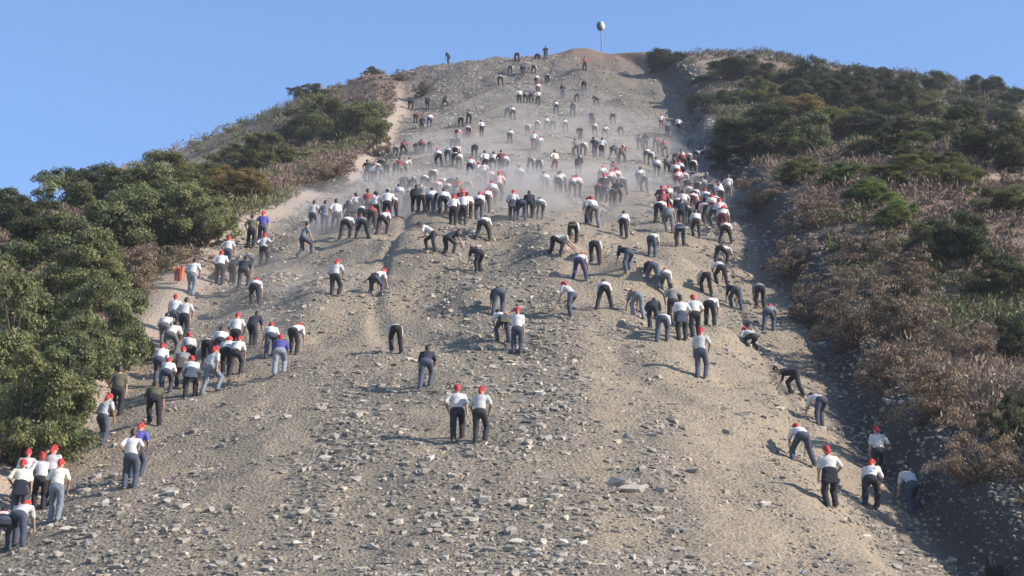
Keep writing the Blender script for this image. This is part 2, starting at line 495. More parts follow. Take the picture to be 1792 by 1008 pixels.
# ------------------------------------------------------------------ bushes
def tube(path, radii, sides=5):
    path = np.asarray(path, float); n = len(path)
    V = []; F = []
    for i in range(n):
        d = path[min(i + 1, n - 1)] - path[max(i - 1, 0)]
        d = d / (np.linalg.norm(d) + 1e-9)
        a = np.cross(d, [0.3, 0.9, 0.2]); a /= np.linalg.norm(a) + 1e-9
        b = np.cross(d, a)
        for k in range(sides):
            t = 6.2832 * k / sides
            V.append(path[i] + radii[i] * (math.cos(t) * a + math.sin(t) * b))
    for i in range(n - 1):
        for k in range(sides):
            k2 = (k + 1) % sides
            F.append((i * sides + k, i * sides + k2, (i + 1) * sides + k2, (i + 1) * sides + k))
    return np.array(V), np.array(F)

def leaf_cloud(r, centers, rads, per, lsize, upbias=0.35):
    """bent leaf quads spread over clump balls"""
    k = len(centers)
    ci = np.repeat(np.arange(k), per)
    n = len(ci)
    d = r.normal(size=(n, 3)); d /= np.linalg.norm(d, axis=1)[:, None]
    d[:, 2] = np.where(d[:, 2] < -0.3, -d[:, 2] * 0.6, d[:, 2])
    rr = rads[ci] * r.random(n) ** 0.4
    pos = centers[ci] + d * rr[:, None] * np.array([1, 1, 0.8])
    nrm = d * 0.7 + r.normal(size=(n, 3)) * 0.6 + np.array([0, 0, upbias])
    nrm /= np.linalg.norm(nrm, axis=1)[:, None]
    a = np.cross(nrm, r.normal(size=(n, 3))); a /= np.linalg.norm(a, axis=1)[:, None]
    b = np.cross(nrm, a)
    s = lsize * (0.6 + 0.8 * r.random(n))[:, None]
    v0 = pos - a * s; v1 = pos - b * s * 0.5 + nrm * s * 0.15; v2 = pos + a * s; v3 = pos + b * s * 0.5 + nrm * s * 0.15
    V = np.stack([v0, v1, v2, v3], 1).reshape(-1, 3)
    F = np.arange(n * 4).reshape(-1, 4)
    ctint = r.random(k)
    tint = np.clip(0.65 * ctint[ci] + 0.35 * r.random(n), 0, 1)
    return V, F, np.repeat(tint, 4)

def make_bush(seed, clumps=130, per=210, lsize=0.028, flat=0.75, ragged=0.12):
    r = np.random.default_rng(seed)
    # crown of about 1 m radius made of uneven lobes
    lobes = r.normal(size=(6, 3)) * np.array([0.42, 0.42, 0.22]) + np.array([0, 0, 0.55])
    lr = 0.32 + 0.28 * r.random(6)
    li = r.integers(0, 6, clumps)
    d = r.normal(size=(clumps, 3)); d /= np.linalg.norm(d, axis=1)[:, None]
    d[:, 2] = np.abs(d[:, 2]) * 1.1 - 0.35
    c = lobes[li] + d * lr[li][:, None] * (0.75 + ragged * r.random((clumps, 1)) * 2)
    low = r.random(clumps) < 0.28
    c[low, 2] = 0.05 + 0.3 * r.random(low.sum())
    c[low, :2] *= 1.15
    c[:, 2] = np.clip(c[:, 2], 0.05, None) * flat / 0.75
    rad = 0.13 + 0.13 * r.random(clumps)
    V, F, t = leaf_cloud(r, c, rad, per, lsize)
    fm = mesh_np('foliage', V, F, 4)
    a = fm.attributes.new('leaf_tint', 'FLOAT', 'POINT')
    a.data.foreach_set('value', t.astype(np.float32))
    SV = []; SF = []; o = 0
    for j in range(0, clumps, 4):
        e = c[j]
        base = np.array([r.normal() * 0.07, r.normal() * 0.07, -0.12])
        mid = base * 0.5 + e * 0.5 + r.normal(size=3) * 0.06
        v, f = tube([base, mid, e], [0.028, 0.018, 0.006])
        SV.append(v); SF.append(f + o); o += len(v)
    sm = mesh_np('stems', np.concatenate(SV), np.concatenate(SF), 4)
    return fm, sm
BUSH = [make_bush(200 + i) for i in range(6)]
BUSH_AIRY = [make_bush(300 + i, 90, 130, 0.027, 0.8, 0.4) for i in range(3)]

def bush(px, py, w, h, mat, label, name='bush', airy=False, cat='bush', group=None):
    p = at(px, py, False)
    D = p.dot(Vector(Fv))
    s = D / FPX
    i = random.randrange(100)
    fm, sm = (BUSH_AIRY[i % 3] if airy else BUSH[i % 6])
    root = empty(name, (p.x, p.y, p.z), random.random() * 6.28)
    wx = w * s / 2.0; hzz = h * s * 0.78
    root.scale = (wx, wx * 0.95, hzz)
    obj('crown', fm, mat, root)
    obj('trunk', sm, M_bark, root)
    tag(root, label, cat, group)
    return root

G, DG, OL, OC, BR, DRY = M_green, M_dkgreen, M_olive, M_ochre, M_bright, M_dry
GL, GR = 'bushes beside the left path', 'bushes on the right slope'
for px, py, w, h, m, lab in [
    (25, 815, 250, 190, G, 'big green bush at the left edge, lowest of all, above red scarves'),
    (125, 755, 190, 170, G, 'green bush beside the white shirted walker, low on the left path'),
    (10, 690, 240, 190, G, 'tall green bush at the left edge of the picture, mid height'),
    (110, 665, 210, 180, G, 'broad green bush bulging out left of the packed left path'),
    (205, 640, 130, 150, G, 'green bush reaching nearest to the crowd on the left path'),
    (45, 560, 230, 150, G, 'rounded green bush on the left, above the tall edge bush'),
    (165, 545, 190, 140, G, 'rounded green bush left of the orange cloth'),
    (235, 520, 90, 90, DRY, 'brown dry bush just left of the orange cloth'),
    (60, 455, 200, 90, DG, 'dark green bush at far left under the skyline bushes'),
    (180, 455, 220, 140, G, 'sunlit green bush on the left shoulder, left of the dry one'),
    (275, 440, 190, 140, G, 'large sunlit green bush on the left shoulder, above the orange cloth'),
    (350, 430, 120, 105, G, 'green bush at the left path edge below the ochre bush'),
    (255, 480, 120, 60, DRY, 'low brown dry bush between two green bushes on the left'),
    (160, 365, 150, 85, DG, 'dark skyline bush on the left shoulder with ragged top'),
    (260, 370, 170, 80, OL, 'olive skyline bush on the left, next to the dark ragged one'),
    (60, 400, 130, 60, DG, 'small dark skyline bush near the left picture edge'),
    (3, 385, 90, 50, DG, 'dark skyline bush cut by the left picture edge'),
    (435, 355, 150, 62, OC, 'ochre yellow bush on the left slope'),
    (370, 330, 120, 45, OL, 'olive bush just left above the ochre bush'),
    (480, 300, 170, 62, OL, 'wide olive bush above the ochre bush'),
    (560, 335, 110, 60, DRY, 'grey brown bush by the upper left path edge'),
    (530, 255, 120, 55, DG, 'dark bush left below the large olive bush near the road'),
    (620, 250, 150, 85, OL, 'large olive green bush on the upper left road edge'),
    (575, 230, 120, 60, OL, 'olive bush joined to the left of the large road edge bush'),
    (660, 275, 60, 40, DRY, 'small brown bush below the large olive road edge bush'),
    (550, 160, 70, 19, OL, 'olive bush on the left skyline far up the ridge'),
    (655, 121, 34, 14, OL, 'tiny olive bush on the skyline left of the crest'),
    (706, 142, 56, 22, DRY, 'low dry bush on the upper left corner of the cleared slope'),
    (742, 166, 44, 24, DRY, 'low dry bush beside the upper left corner, nearer the climbers'),
]:
    bush(px, py, w, h, m, lab, group=GL, airy=(m is DRY))
for px, py, w, h, m, lab in [
    (1168, 120, 80, 26, DG, 'low dark bush on the skyline right of the pole'),
    (1280, 140, 110, 34, DG, 'skyline bush just right of the cut bank'),
    (1340, 150, 90, 34, DG, 'dark skyline bush between the cut bank and the twiggy bush'),
    (1415, 155, 90, 60, DG, 'twiggy dark bush standing highest on the right skyline'),
    (1490, 160, 120, 42, DG, 'dark skyline bush right of the twiggy bush'),
    (1570, 170, 110, 44, DG, 'dark bush on the right skyline before the dip'),
    (1645, 168, 80, 52, DG, 'pointed dark bush on the right skyline'),
    (1725, 175, 80, 50, DG, 'dark bush on the skyline, last but one on the right'),
    (1785, 185, 80, 36, DG, 'dark bush on the skyline at the right picture edge'),
    (1320, 285, 150, 80, DG, 'large dark green bush above the packed right crowd'),
    (1352, 240, 120, 60, DG, 'dark green bush behind the large one above the right crowd'),
    (1430, 275, 150, 75, G, 'green bush right of the large dark one above the crowd'),
    (1405, 215, 110, 46, OC, 'ochre tinged bush high on the right slope'),
    (1480, 245, 120, 55, OL, 'olive bush right of the ochre tinged one'),
    (1560, 240, 120, 60, DG, 'dark bush in the middle of the upper right slope'),
    (1640, 260, 120, 60, DG, 'dark bush in the upper right hollow'),
    (1720, 280, 130, 75, DG, 'very dark bush in the hollow near the right edge'),
    (1785, 300, 100, 80, DG, 'very dark bush cut by the right edge in the hollow'),
    (1600, 300, 110, 45, OL, 'olive bush below the dark bushes of the upper right slope'),
    (1480, 325, 100, 42, BR, 'bright green bush heading the sunlit green streak'),
    (1530, 360, 100, 48, BR, 'bright green bush second down the sunlit green streak'),
    (1580, 400, 100, 50, BR, 'bright green bush third down the sunlit green streak'),
    (1625, 440, 90, 50, OL, 'olive bush ending the sunlit green streak'),
    (1700, 465, 170, 105, DG, 'large dark green bush on the right slope below the streak'),
    (1755, 520, 120, 90, DG, 'dark green bush right below the large one'),
    (1785, 640, 90, 110, DG, 'dark green bush cut by the right edge, mid height'),
    (1780, 780, 100, 100, DG, 'dark bush cut by the right edge above the pale bank'),
    (1262, 195, 80, 40, DG, 'dark bush first from left in second bush row under right skyline'),
    (1310, 188, 100, 44, OL, 'olive bush second from left in second bush row under right skyline'),
    (1380, 184, 100, 46, DG, 'dark bush third from left in second bush row under right skyline'),
    (1450, 196, 110, 50, DG, 'dark bush fourth from left in second bush row under right skyline'),
    (1535, 202, 120, 52, DG, 'dark bush fifth from left in second bush row under right skyline'),
    (1612, 212, 120, 54, OL, 'olive bush sixth from left in second bush row under right skyline'),
    (1692, 220, 120, 56, DG, 'dark bush seventh from left in second bush row under right skyline'),
    (1765, 232, 110, 58, DG, 'dark bush last in second bush row under right skyline'),
    (1530, 285, 120, 55, DG, 'dark bush right above the sunlit green streak'),
    (1670, 330, 110, 45, OL, 'olive bush between the dark hollow and the large dark green bush'),
    (1760, 375, 110, 55, OL, 'olive bush at the right edge below the dark hollow'),
    (1570, 330, 100, 44, OL, 'olive bush just right of the bright green streak head'),
    (1400, 320, 100, 45, OL, 'olive bush left of the bright green streak head'),
]:
    bush(px, py, w, h, m, lab, group=GR)
# brown dry shrubs one can tell apart on the right bank
for j, (px, py, w, h) in enumerate([(1395, 480, 110, 80), (1440, 560, 130, 90), (1500, 600, 150, 100), (1560, 680, 150, 110), (1640, 740, 150, 110), (1600, 600, 150, 100),
                                    (1680, 640, 150, 100), (1420, 400, 120, 70), (1500, 470, 130, 80), (1580, 520, 130, 80), (1725, 840, 130, 110), (1340, 360, 90, 50)]):
    nm = ['just right of the bent climbers', 'second up the bank from the crawler', 'above the crawling climber in black', 'above the red scarves at lower right', 'lowest but one along the right bank',
          'in the middle of the right bank', 'between the bank and the right edge', 'above the pale stones beside the crowd', 'below the sunlit green streak', 'left of the large dark green bush',
          'lowest on the right bank', 'beside the packed right crowd'][j]
    bush(px, py, w, h, DRY, 'brown twiggy dry shrub ' + nm, name='dry_shrub', airy=True, cat='shrub', group='dry shrubs on the right bank')

# ------------------------------------------------------------------ dry scrub cover (uncountable)
def scrub(name, npts, seed, ymax, label, side):
    r = np.random.default_rng(seed)
    y = 46 + (ymax - 46) * r.random(npts) ** (1.35 if side > 0 else 0.8)
    if side > 0:
        x = edge_r(y) + 2.0 + r.random(npts) ** 1.1 * (y * 0.27 + 3 - edge_r(y)).clip(4, None)
    else:
        x = edge_l(y) - 1.6 - r.random(npts) ** 1.1 * (y * 0.27 + 3 + edge_l(y)).clip(4, None)
    dens = 0.75 + 0.6 * N2(x * 0.14, y * 0.12 + side)
    k = r.random(npts) < dens
    if side < 0: k |= (y > 130) & (r.random(npts) < 0.8)
    if side > 0: k &= ~((np.abs(x - 14) < 8) & (y > 229))
    else: k &= ~((np.abs(x + 17) < 4) & (np.abs(y - 226) < 6) & (r.random(npts) < 0.5))
    pc = at(310, 497, False)
    k &= np.hypot(x - pc.x, (y - pc.y + 3) * 0.35) > 1.6
    x, y = x[k], y[k]
    m = len(x)
    z = height(x, y, False)
    sc = (0.35 + 0.75 * r.random(m) ** 1.6) * (0.8 + 0.35 * N3(x * 0.2, y * 0.2)) * (1 + 0.002 * (y - 50))
    per = 42
    ci = np.repeat(np.arange(m), per)
    nn = len(ci)
    th = r.random(nn) * 6.283; rad = np.sqrt(r.random(nn)) * 0.9
    hh = (1 - 0.55 * rad ** 2) * (0.35 + 0.65 * r.random(nn))
    tip = np.stack([np.cos(th) * rad, np.sin(th) * rad, hh], -1) * sc[ci][:, None]
    P = np.stack([x, y, z], -1)[ci] + tip
    d = np.stack([np.cos(th) * rad * 0.5, np.sin(th) * rad * 0.5, 0.7 + 0 * th], -1) + r.normal(size=(nn, 3)) * 0.45
    d /= np.linalg.norm(d, axis=1)[:, None]
    s2 = np.cross(d, r.normal(size=(nn, 3))); s2 /= np.linalg.norm(s2, axis=1)[:, None]
    twig = r.random(nn) < 0.6
    L = np.where(twig, 0.10 + 0.14 * r.random(nn), 0.05 + 0.07 * r.random(nn))[:, None] * (1 + 0.003 * (P[:, 1:2] - 50)); Wd = L * np.where(twig, 0.14, 0.42)[:, None]
    V = np.stack([P - d * L, P - s2 * Wd, P + d * L, P + s2 * Wd], 1).reshape(-1, 3)
    F = np.arange(nn * 4).reshape(-1, 4)
    me = mesh_np(name, V, F, 4)
    patch = N4(x * 0.09 + 2, y * 0.09)
    shrub_t = r.random(m)
    tint = np.clip(0.38 - 0.16 * sstep(120, 170, y[ci]) * (side > 0) + 0.3 * patch[ci] + 0.25 * (shrub_t[ci] - 0.5) + 0.25 * (r.random(nn) - 0.5), 0, 0.74)
    olive = (N5(x * 0.13 + 5, y * 0.11) + 0.6 * (shrub_t - 0.5) + (0.3 * sstep(115, 150, y) + 0.1 * sstep(75, 95, y) if side > 0 else -0.08)) > 0.3
    tint = np.where(olive[ci], (0.84 + 0.16 * r.random(nn)) - 0.05 * sstep(150, 190, y[ci]) * (side > 0), tint)
    a = me.attributes.new('leaf_tint', 'FLOAT', 'POINT')
    a.data.foreach_set('value', np.repeat(tint, 4).astype(np.float32))
    o = obj(name, me, M_scrub)
    tag(o, label, 'scrub', kind='stuff')
scrub('dry_scrub', 9500, 51, 238, 'low brown dry scrub covering the right slope', 1)
scrub('dry_scrub', 5600, 52, 236, 'low grey brown scrub covering the left ridge', -1)

# ------------------------------------------------------------------ people: skinned figures from distance fields
def v3(*a): return np.array(a, float)
def unit(a): return a / (np.linalg.norm(a) + 1e-9)

def surface_nets(f, origin, h):
    nx, ny, nz = f.shape
    s = f < 0
    c = [s[i:nx - 1 + i, j:ny - 1 + j, k:nz - 1 + k] for i in (0, 1) for j in (0, 1) for k in (0, 1)]
    tot = sum(a.astype(np.int8) for a in c)
    act = (tot > 0) & (tot < 8)
    ids = -np.ones(act.shape, int)
    cells = np.argwhere(act)
    ids[act] = np.arange(len(cells))
    acc = np.zeros((len(cells), 3)); cnt = np.zeros(len(cells))
    corners = [(i, j, k) for i in (0, 1) for j in (0, 1) for k in (0, 1)]
    for a in range(8):
        for b in range(a + 1, 8):
            ca, cb = np.array(corners[a]), np.array(corners[b])
            if np.abs(ca - cb).sum() != 1: continue
            fa = f[tuple((cells + ca).T)]; fb = f[tuple((cells + cb).T)]
            m = (fa < 0) != (fb < 0)
            t = np.where(m, fa / np.where(m, fa - fb, 1), 0)
            p = ca + (cb - ca) * t[:, None]
            acc[m] += p[m]; cnt[m] += 1
    V = (cells + acc / cnt[:, None]) * h + origin
    Q = []
    for ax in range(3):
        o = [1, 1, 1]; o[ax] = 0
        sl = [slice(1, -1)] * 3; sl[ax] = slice(0, -1)
        sl2 = [slice(1, -1)] * 3; sl2[ax] = slice(1, None)
        A, B = s[tuple(sl)], s[tuple(sl2)]
        for flip, mm in ((False, A & ~B), (True, ~A & B)):
            e = np.argwhere(mm) + np.array(o)
            if len(e) == 0: continue
            u_, w_ = [i for i in range(3) if i != ax]
            du = np.zeros(3, int); du[u_] = 1
            dw = np.zeros(3, int); dw[w_] = 1
            q = [ids[tuple((e - du - dw).T)], ids[tuple((e - dw).T)], ids[tuple(e.T)], ids[tuple((e - du).T)]]
            if flip ^ (ax == 1): q = q[::-1]
            Q.append(np.stack(q, -1))
    return V, np.concatenate(Q)

class Field:
    def __init__(self, k=0.025):
        self.p = []; self.k = k; self.cuts = []
    def cone(self, a, b, r0, r1): self.p.append(('c', a, b, r0, r1)); return self
    def slab(self, a, b, lat, w0, d0, w1, d1): self.p.append(('s', a, b, lat, w0, d0, w1, d1)); return self
    def ball(self, c, axes, R): self.p.append(('e', c, axes, R)); return self
    def cut(self, p, n): self.cuts.append((p, n)); return self
    def mesh(self, name, h=0.02):
        pts = []
        for q in self.p:
            if q[0] == 'c': pts += [(q[1], max(q[3], q[4])), (q[2], max(q[3], q[4]))]
            elif q[0] == 's': r = max(q[4:]); pts += [(q[1], r), (q[2], r)]
            else: pts += [(q[1], max(q[2]))]
        lo = np.min([p - r for p, r in pts], 0) - 3 * h; hi = np.max([p + r for p, r in pts], 0) + 3 * h
        dims = np.ceil((hi - lo) / h).astype(int) + 1
        G = np.stack(np.meshgrid(*[lo[i] + h * np.arange(dims[i]) for i in range(3)], indexing='ij'), -1)
        D = np.full(G.shape[:3], 1e3)
        for q in self.p:
            if q[0] == 'e':
                L = (G - q[1]) @ q[3]
                ax = np.array(q[2])
                nn = np.linalg.norm(L / ax, axis=-1)
                d = (nn - 1) * ax.min()
            else:
                a, b = q[1], q[2]
                ab = b - a
                t = np.clip(((G - a) @ ab) / (ab @ ab), 0, 1)
                R = G - (a + t[..., None] * ab)
                if q[0] == 'c':
                    d = np.linalg.norm(R, axis=-1) - (q[3] + (q[4] - q[3]) * t)
                else:
                    lat = unit(q[3]); ax = unit(ab); dep = unit(np.cross(ax, lat))
                    w = q[4] + (q[6] - q[4]) * t; dd = q[5] + (q[7] - q[5]) * t
                    m_ = np.minimum(w, dd)
                    d = (np.sqrt(((R @ lat) / w) ** 2 + ((R @ dep) / dd) ** 2 + ((R @ ax) / m_) ** 2) - 1) * m_
            k = self.k
            hh = np.clip(0.5 + 0.5 * (D - d) / k, 0, 1)
            D = np.where(D > 100, d, D * (1 - hh) + d * hh - k * hh * (1 - hh))
        if name in ('shirt', 'trousers'):
            fr = 34 if name == 'shirt' else 27
            D = D + 0.006 * np.sin(G[..., 2] * fr + 3 * np.sin(G[..., 0] * 9) + G[..., 1] * 11) * np.sin(G[..., 0] * 13 + G[..., 1] * 17 + G[..., 2] * 6)
        for p, nrm in self.cuts:
            D = np.maximum(D, (G - p) @ nrm)
        V, Q = surface_nets(D, lo, h)
        return V, Q

def ik(a, b, l1, l2, pole):
    d = b - a; L = np.linalg.norm(d)
    if L > (l1 + l2) * 0.995:
        b = a + d / L * (l1 + l2) * 0.995; d = b - a; L = np.linalg.norm(d)
    x = (l1 * l1 - l2 * l2 + L * L) / (2 * L)
    hgt = math.sqrt(max(l1 * l1 - x * x, 0))
    u_ = d / L
    p = pole - u_ * (pole @ u_)
    return a + u_ * x + unit(p) * hgt, b

def rot_x(v, a):   # lean forward (towards +Y) by angle a
    c_, s_ = math.cos(a), math.sin(a)
    return v3(v[0], v[1] * c_ + v[2] * s_, -v[1] * s_ + v[2] * c_)

SL = 0.55
def build_pose(key, hip, lean, feet, hands, head=0.0, kneepole=(0, 1, 0), elbow=(0, -0.6, -0.3), turn=0.0, bow=0.12):
    hip = v3(*hip)
    up = rot_x(v3(0, 0, 1), RAD(lean)); up2 = rot_x(v3(0, 0, 1), RAD(lean) + bow); fw = rot_x(v3(0, 1, 0), RAD(lean) + bow)
    X = v3(1, 0, 0)
    waist = hip + up * 0.17
    chest = waist + up2 * 0.20
    neck = chest + up2 * 0.15
    hup = rot_x(v3(0, 0, 1), RAD(lean * 0.75 + head)); hfw = rot_x(v3(0, 1, 0), RAD(lean * 0.75 + head))
    hc = neck + unit(up2 + hup) * 0.085 + hup * 0.10 + hfw * 0.025
    HR = np.stack([X, hfw, hup], 1)
    sh = [chest + up2 * 0.09 + X * s * 0.165 for s in (-1, 1)]
    hj = [hip + X * s * 0.09 - up * 0.03 for s in (-1, 1)]
    legs = []; arms = []
    for i, s in enumerate((-1, 1)):
        fx, fy_, fz_ = feet[i]
        ank = v3(fx, fy_, fy_ * SL * fz_ + 0.085)
        kn, ank = ik(hj[i], ank, 0.43, 0.42, v3(*kneepole) + X * s * 0.15)
        legs.append((hj[i], kn, ank))
        e, w = ik(sh[i], v3(*hands[i]), 0.28, 0.25, v3(*elbow) + X * s * 0.5)
        arms.append((sh[i], e, w))
    P = {}
    B = Field(0.03)
    B.slab(hip - up * 0.02, waist, X, 0.155, 0.105, 0.125, 0.092)
    B.slab(waist, chest, X, 0.125, 0.092, 0.155, 0.105)
    B.slab(chest, chest + up2 * 0.08, X, 0.155, 0.105, 0.15, 0.085)
    B.cone(neck - up2 * 0.06, hc, 0.055, 0.05)
    B.ball(hc + hup * 0.02, (0.077, 0.096, 0.105), HR)
    B.ball(hc - hup * 0.05 + hfw * 0.03, (0.056, 0.062, 0.07), HR)
    fingers = []
    for i, s in enumerate((-1, 1)):
        hjn, kn, an = legs[i]
        B.cone(hjn, kn, 0.082, 0.056); B.cone(kn, an, 0.058, 0.038)
        shj, e, w = arms[i]
        B.cone(shj, e, 0.052, 0.040); B.cone(e, w, 0.040, 0.027)
        hd = unit(w - e)
        side = unit(np.cross(hd, X if abs(hd[0]) < 0.8 else v3(0, 1, 0)))
        palm_w = unit(np.cross(side, hd))
        B.slab(w, w + hd * 0.085, side, 0.036, 0.017, 0.042, 0.016)
        fingers.append((w, hd, side, palm_w, s))
        toe = rot_x(v3(0, 1, 0), -math.atan(SL * 0.7 * feet[i][2]))
        B.cone(an - v3(0, 0, 0.045), an - v3(0, 0, 0.045) + toe * 0.15, 0.036, 0.028)
    V, Q = B.mesh('body', 0.024)
    VV = [V]; FF = [Q]; o = len(V)
    # facial features: nose, ears; five fingers on each hand
    extra = [([hc + hfw * 0.095 + hup * 0.02, hc + hfw * 0.118 - hup * 0.02, hc + hfw * 0.098 - hup * 0.03], [0.008, 0.016, 0.006])]
    for s in (-1, 1):
        extra.append(([hc + X * s * 0.072 + hup * 0.03, hc + X * s * 0.088 + hup * 0.01 - hfw * 0.012, hc + X * s * 0.074 - hup * 0.03], [0.006, 0.016, 0.006]))
    for w, hd, side, pw, s in fingers:
        for k in range(4):
            b0 = w + hd * 0.08 + side * (k - 1.5) * 0.021
            l = (0.066, 0.078, 0.072, 0.056)[k]
            b1 = b0 + hd * l * 0.55 + pw * 0.008; b2 = b1 + unit(hd + pw * 0.8) * l * 0.5
            extra.append(([b0 - hd * 0.02, b0, b1, b2], [0.0095, 0.0095, 0.0085, 0.006]))
        t0 = w + hd * 0.02 - side * 0.03
        extra.append(([t0, t0 - side * 0.025 + hd * 0.03, t0 - side * 0.03 + hd * 0.065], [0.012, 0.011, 0.007]))
    for path, rad in extra:
        v, f = tube(path, rad, 5)
        VV.append(v); FF.append(f + o); o += len(v)
    P['body'] = mesh_np('body_' + key, np.concatenate(VV), np.concatenate(FF), 4, True)
    # shirt with short sleeves, flat hem and open neck
    S = Field(0.03)
    S.slab(hip + up * 0.02, waist, X, 0.17, 0.125, 0.15, 0.118)
    S.slab(waist, chest, X, 0.15, 0.118, 0.178, 0.125)
    S.slab(chest, chest + up2 * 0.085, X, 0.178, 0.125, 0.165, 0.10)
    for shj, e, w in arms:
        S.cone(shj, shj + (e - shj) * 0.85, 0.070, 0.066)
    S.cut(hip + up * 0.03, -up)
    S.cut(neck - up2 * 0.012, up2)
    V, Q = S.mesh('shirt', 0.024)
    P['shirt'] = mesh_np('shirt_' + key, V, Q, 4, True)
    # trousers
    T = Field(0.025)
    T.slab(hip - up * 0.05, hip + up * 0.08, X, 0.165, 0.125, 0.145, 0.11)
    for i in range(2):
        hjn, kn, an = legs[i]
        T.cone(hjn, kn, 0.105, 0.08); T.cone(kn, an + (an - kn) * 0.05, 0.08, 0.07)
        d = unit(an - kn)
    V, Q = T.mesh('trousers', 0.024)
    P['trousers'] = mesh_np('trousers_' + key, V, Q, 4, True)
    # jacket tied round the waist by its sleeves
    J = Field(0.02)
    J.slab(hip + up * 0.045, hip + up * 0.10, X, 0.185, 0.14, 0.175, 0.135)
    back = hip - unit(np.cross(X, up)) * -0.0
    bk = -rot_x(v3(0, 1, 0), RAD(lean)) * 0.12
    dn = unit(-up * 0.6 + v3(0, -0.15, -0.7))
    J.slab(hip + bk * 0.9 + up * 0.06, hip + bk + dn * 0.30, X, 0.15, 0.035, 0.19, 0.03)
    J.cone(hip - bk + up * 0.05, hip - bk * 1.1 + dn * 0.18 + X * 0.05, 0.04, 0.03)
    V, Q = J.mesh('trousers', 0.02)
    P['jacket'] = mesh_np('jacket_' + key, V, Q, 4, True)
    # shoes
    for i, nm in enumerate(('shoe_a', 'shoe_b')):
        an = legs[i][2]
        toe = rot_x(v3(0, 1, 0), -math.atan(SL * 0.7 * feet[i][2]))
        H = Field(0.02)
        b_ = an - v3(0, 0, 0.042)
        H.cone(b_ - toe * 0.03, b_ + toe * 0.16, 0.048, 0.042).cone(b_, an + v3(0, 0, 0.02), 0.05, 0.048)
        V, Q = H.mesh('shoe', 0.02)
        P[nm] = mesh_np(nm + '_' + key, V, Q, 4, True)
    # head scarf knotted at the nape, hair, cap
    R = Field(0.02)
    R.ball(hc + hup * 0.032 - hfw * 0.006, (0.088, 0.107, 0.100), HR)
    R.cut(hc + hfw * 0.055 - hup * 0.02, unit(hfw - hup * 0.6))
    V1, Q1 = R.mesh('scarf', 0.018)
    K = Field(0.015)
    nape = hc - hfw * 0.105 - hup * 0.03
    hang = unit(-hup * 0.4 + v3(0, 0, -0.8) - hfw * 0.5)
    K.cone(nape + hfw * 0.04 + hup * 0.02, nape, 0.068, 0.045).cone(nape, nape + hang * 0.10 + X * 0.02, 0.045, 0.04).cone(nape + hang * 0.09, nape + hang * 0.2 - X * 0.03, 0.038, 0.012)
    V2, Q2 = K.mesh('tail', 0.018)
    P['scarf'] = mesh_np('scarf_' + key, V1, Q1, 4, True)
    P['knot'] = mesh_np('knot_' + key, V2, Q2, 4, True)
    A = Field(0.02)
    A.ball(hc + hup * 0.028 - hfw * 0.012, (0.090, 0.106, 0.108), HR)
    A.ball(hc - hfw * 0.055 - hup * 0.05, (0.07, 0.05, 0.08), HR)
    A.cut(hc + hfw * 0.05 - hup * 0.0, unit(hfw - hup * 0.9))
    V, Q = A.mesh('hair', 0.018)
    P['hair'] = mesh_np('hair_' + key, V, Q, 4, True)
    Cp = Field(0.015)
    Cp.ball(hc + hup * 0.045, (0.095, 0.113, 0.10), HR).ball(hc + hup * 0.055 + hfw * 0.13, (0.075, 0.08, 0.018), HR)
    Cp.cut(hc + hup * 0.02, -hup)
    V, Q = Cp.mesh('cap', 0.018)
    P['cap'] = mesh_np('cap_' + key, V, Q, 4, True)
    return P

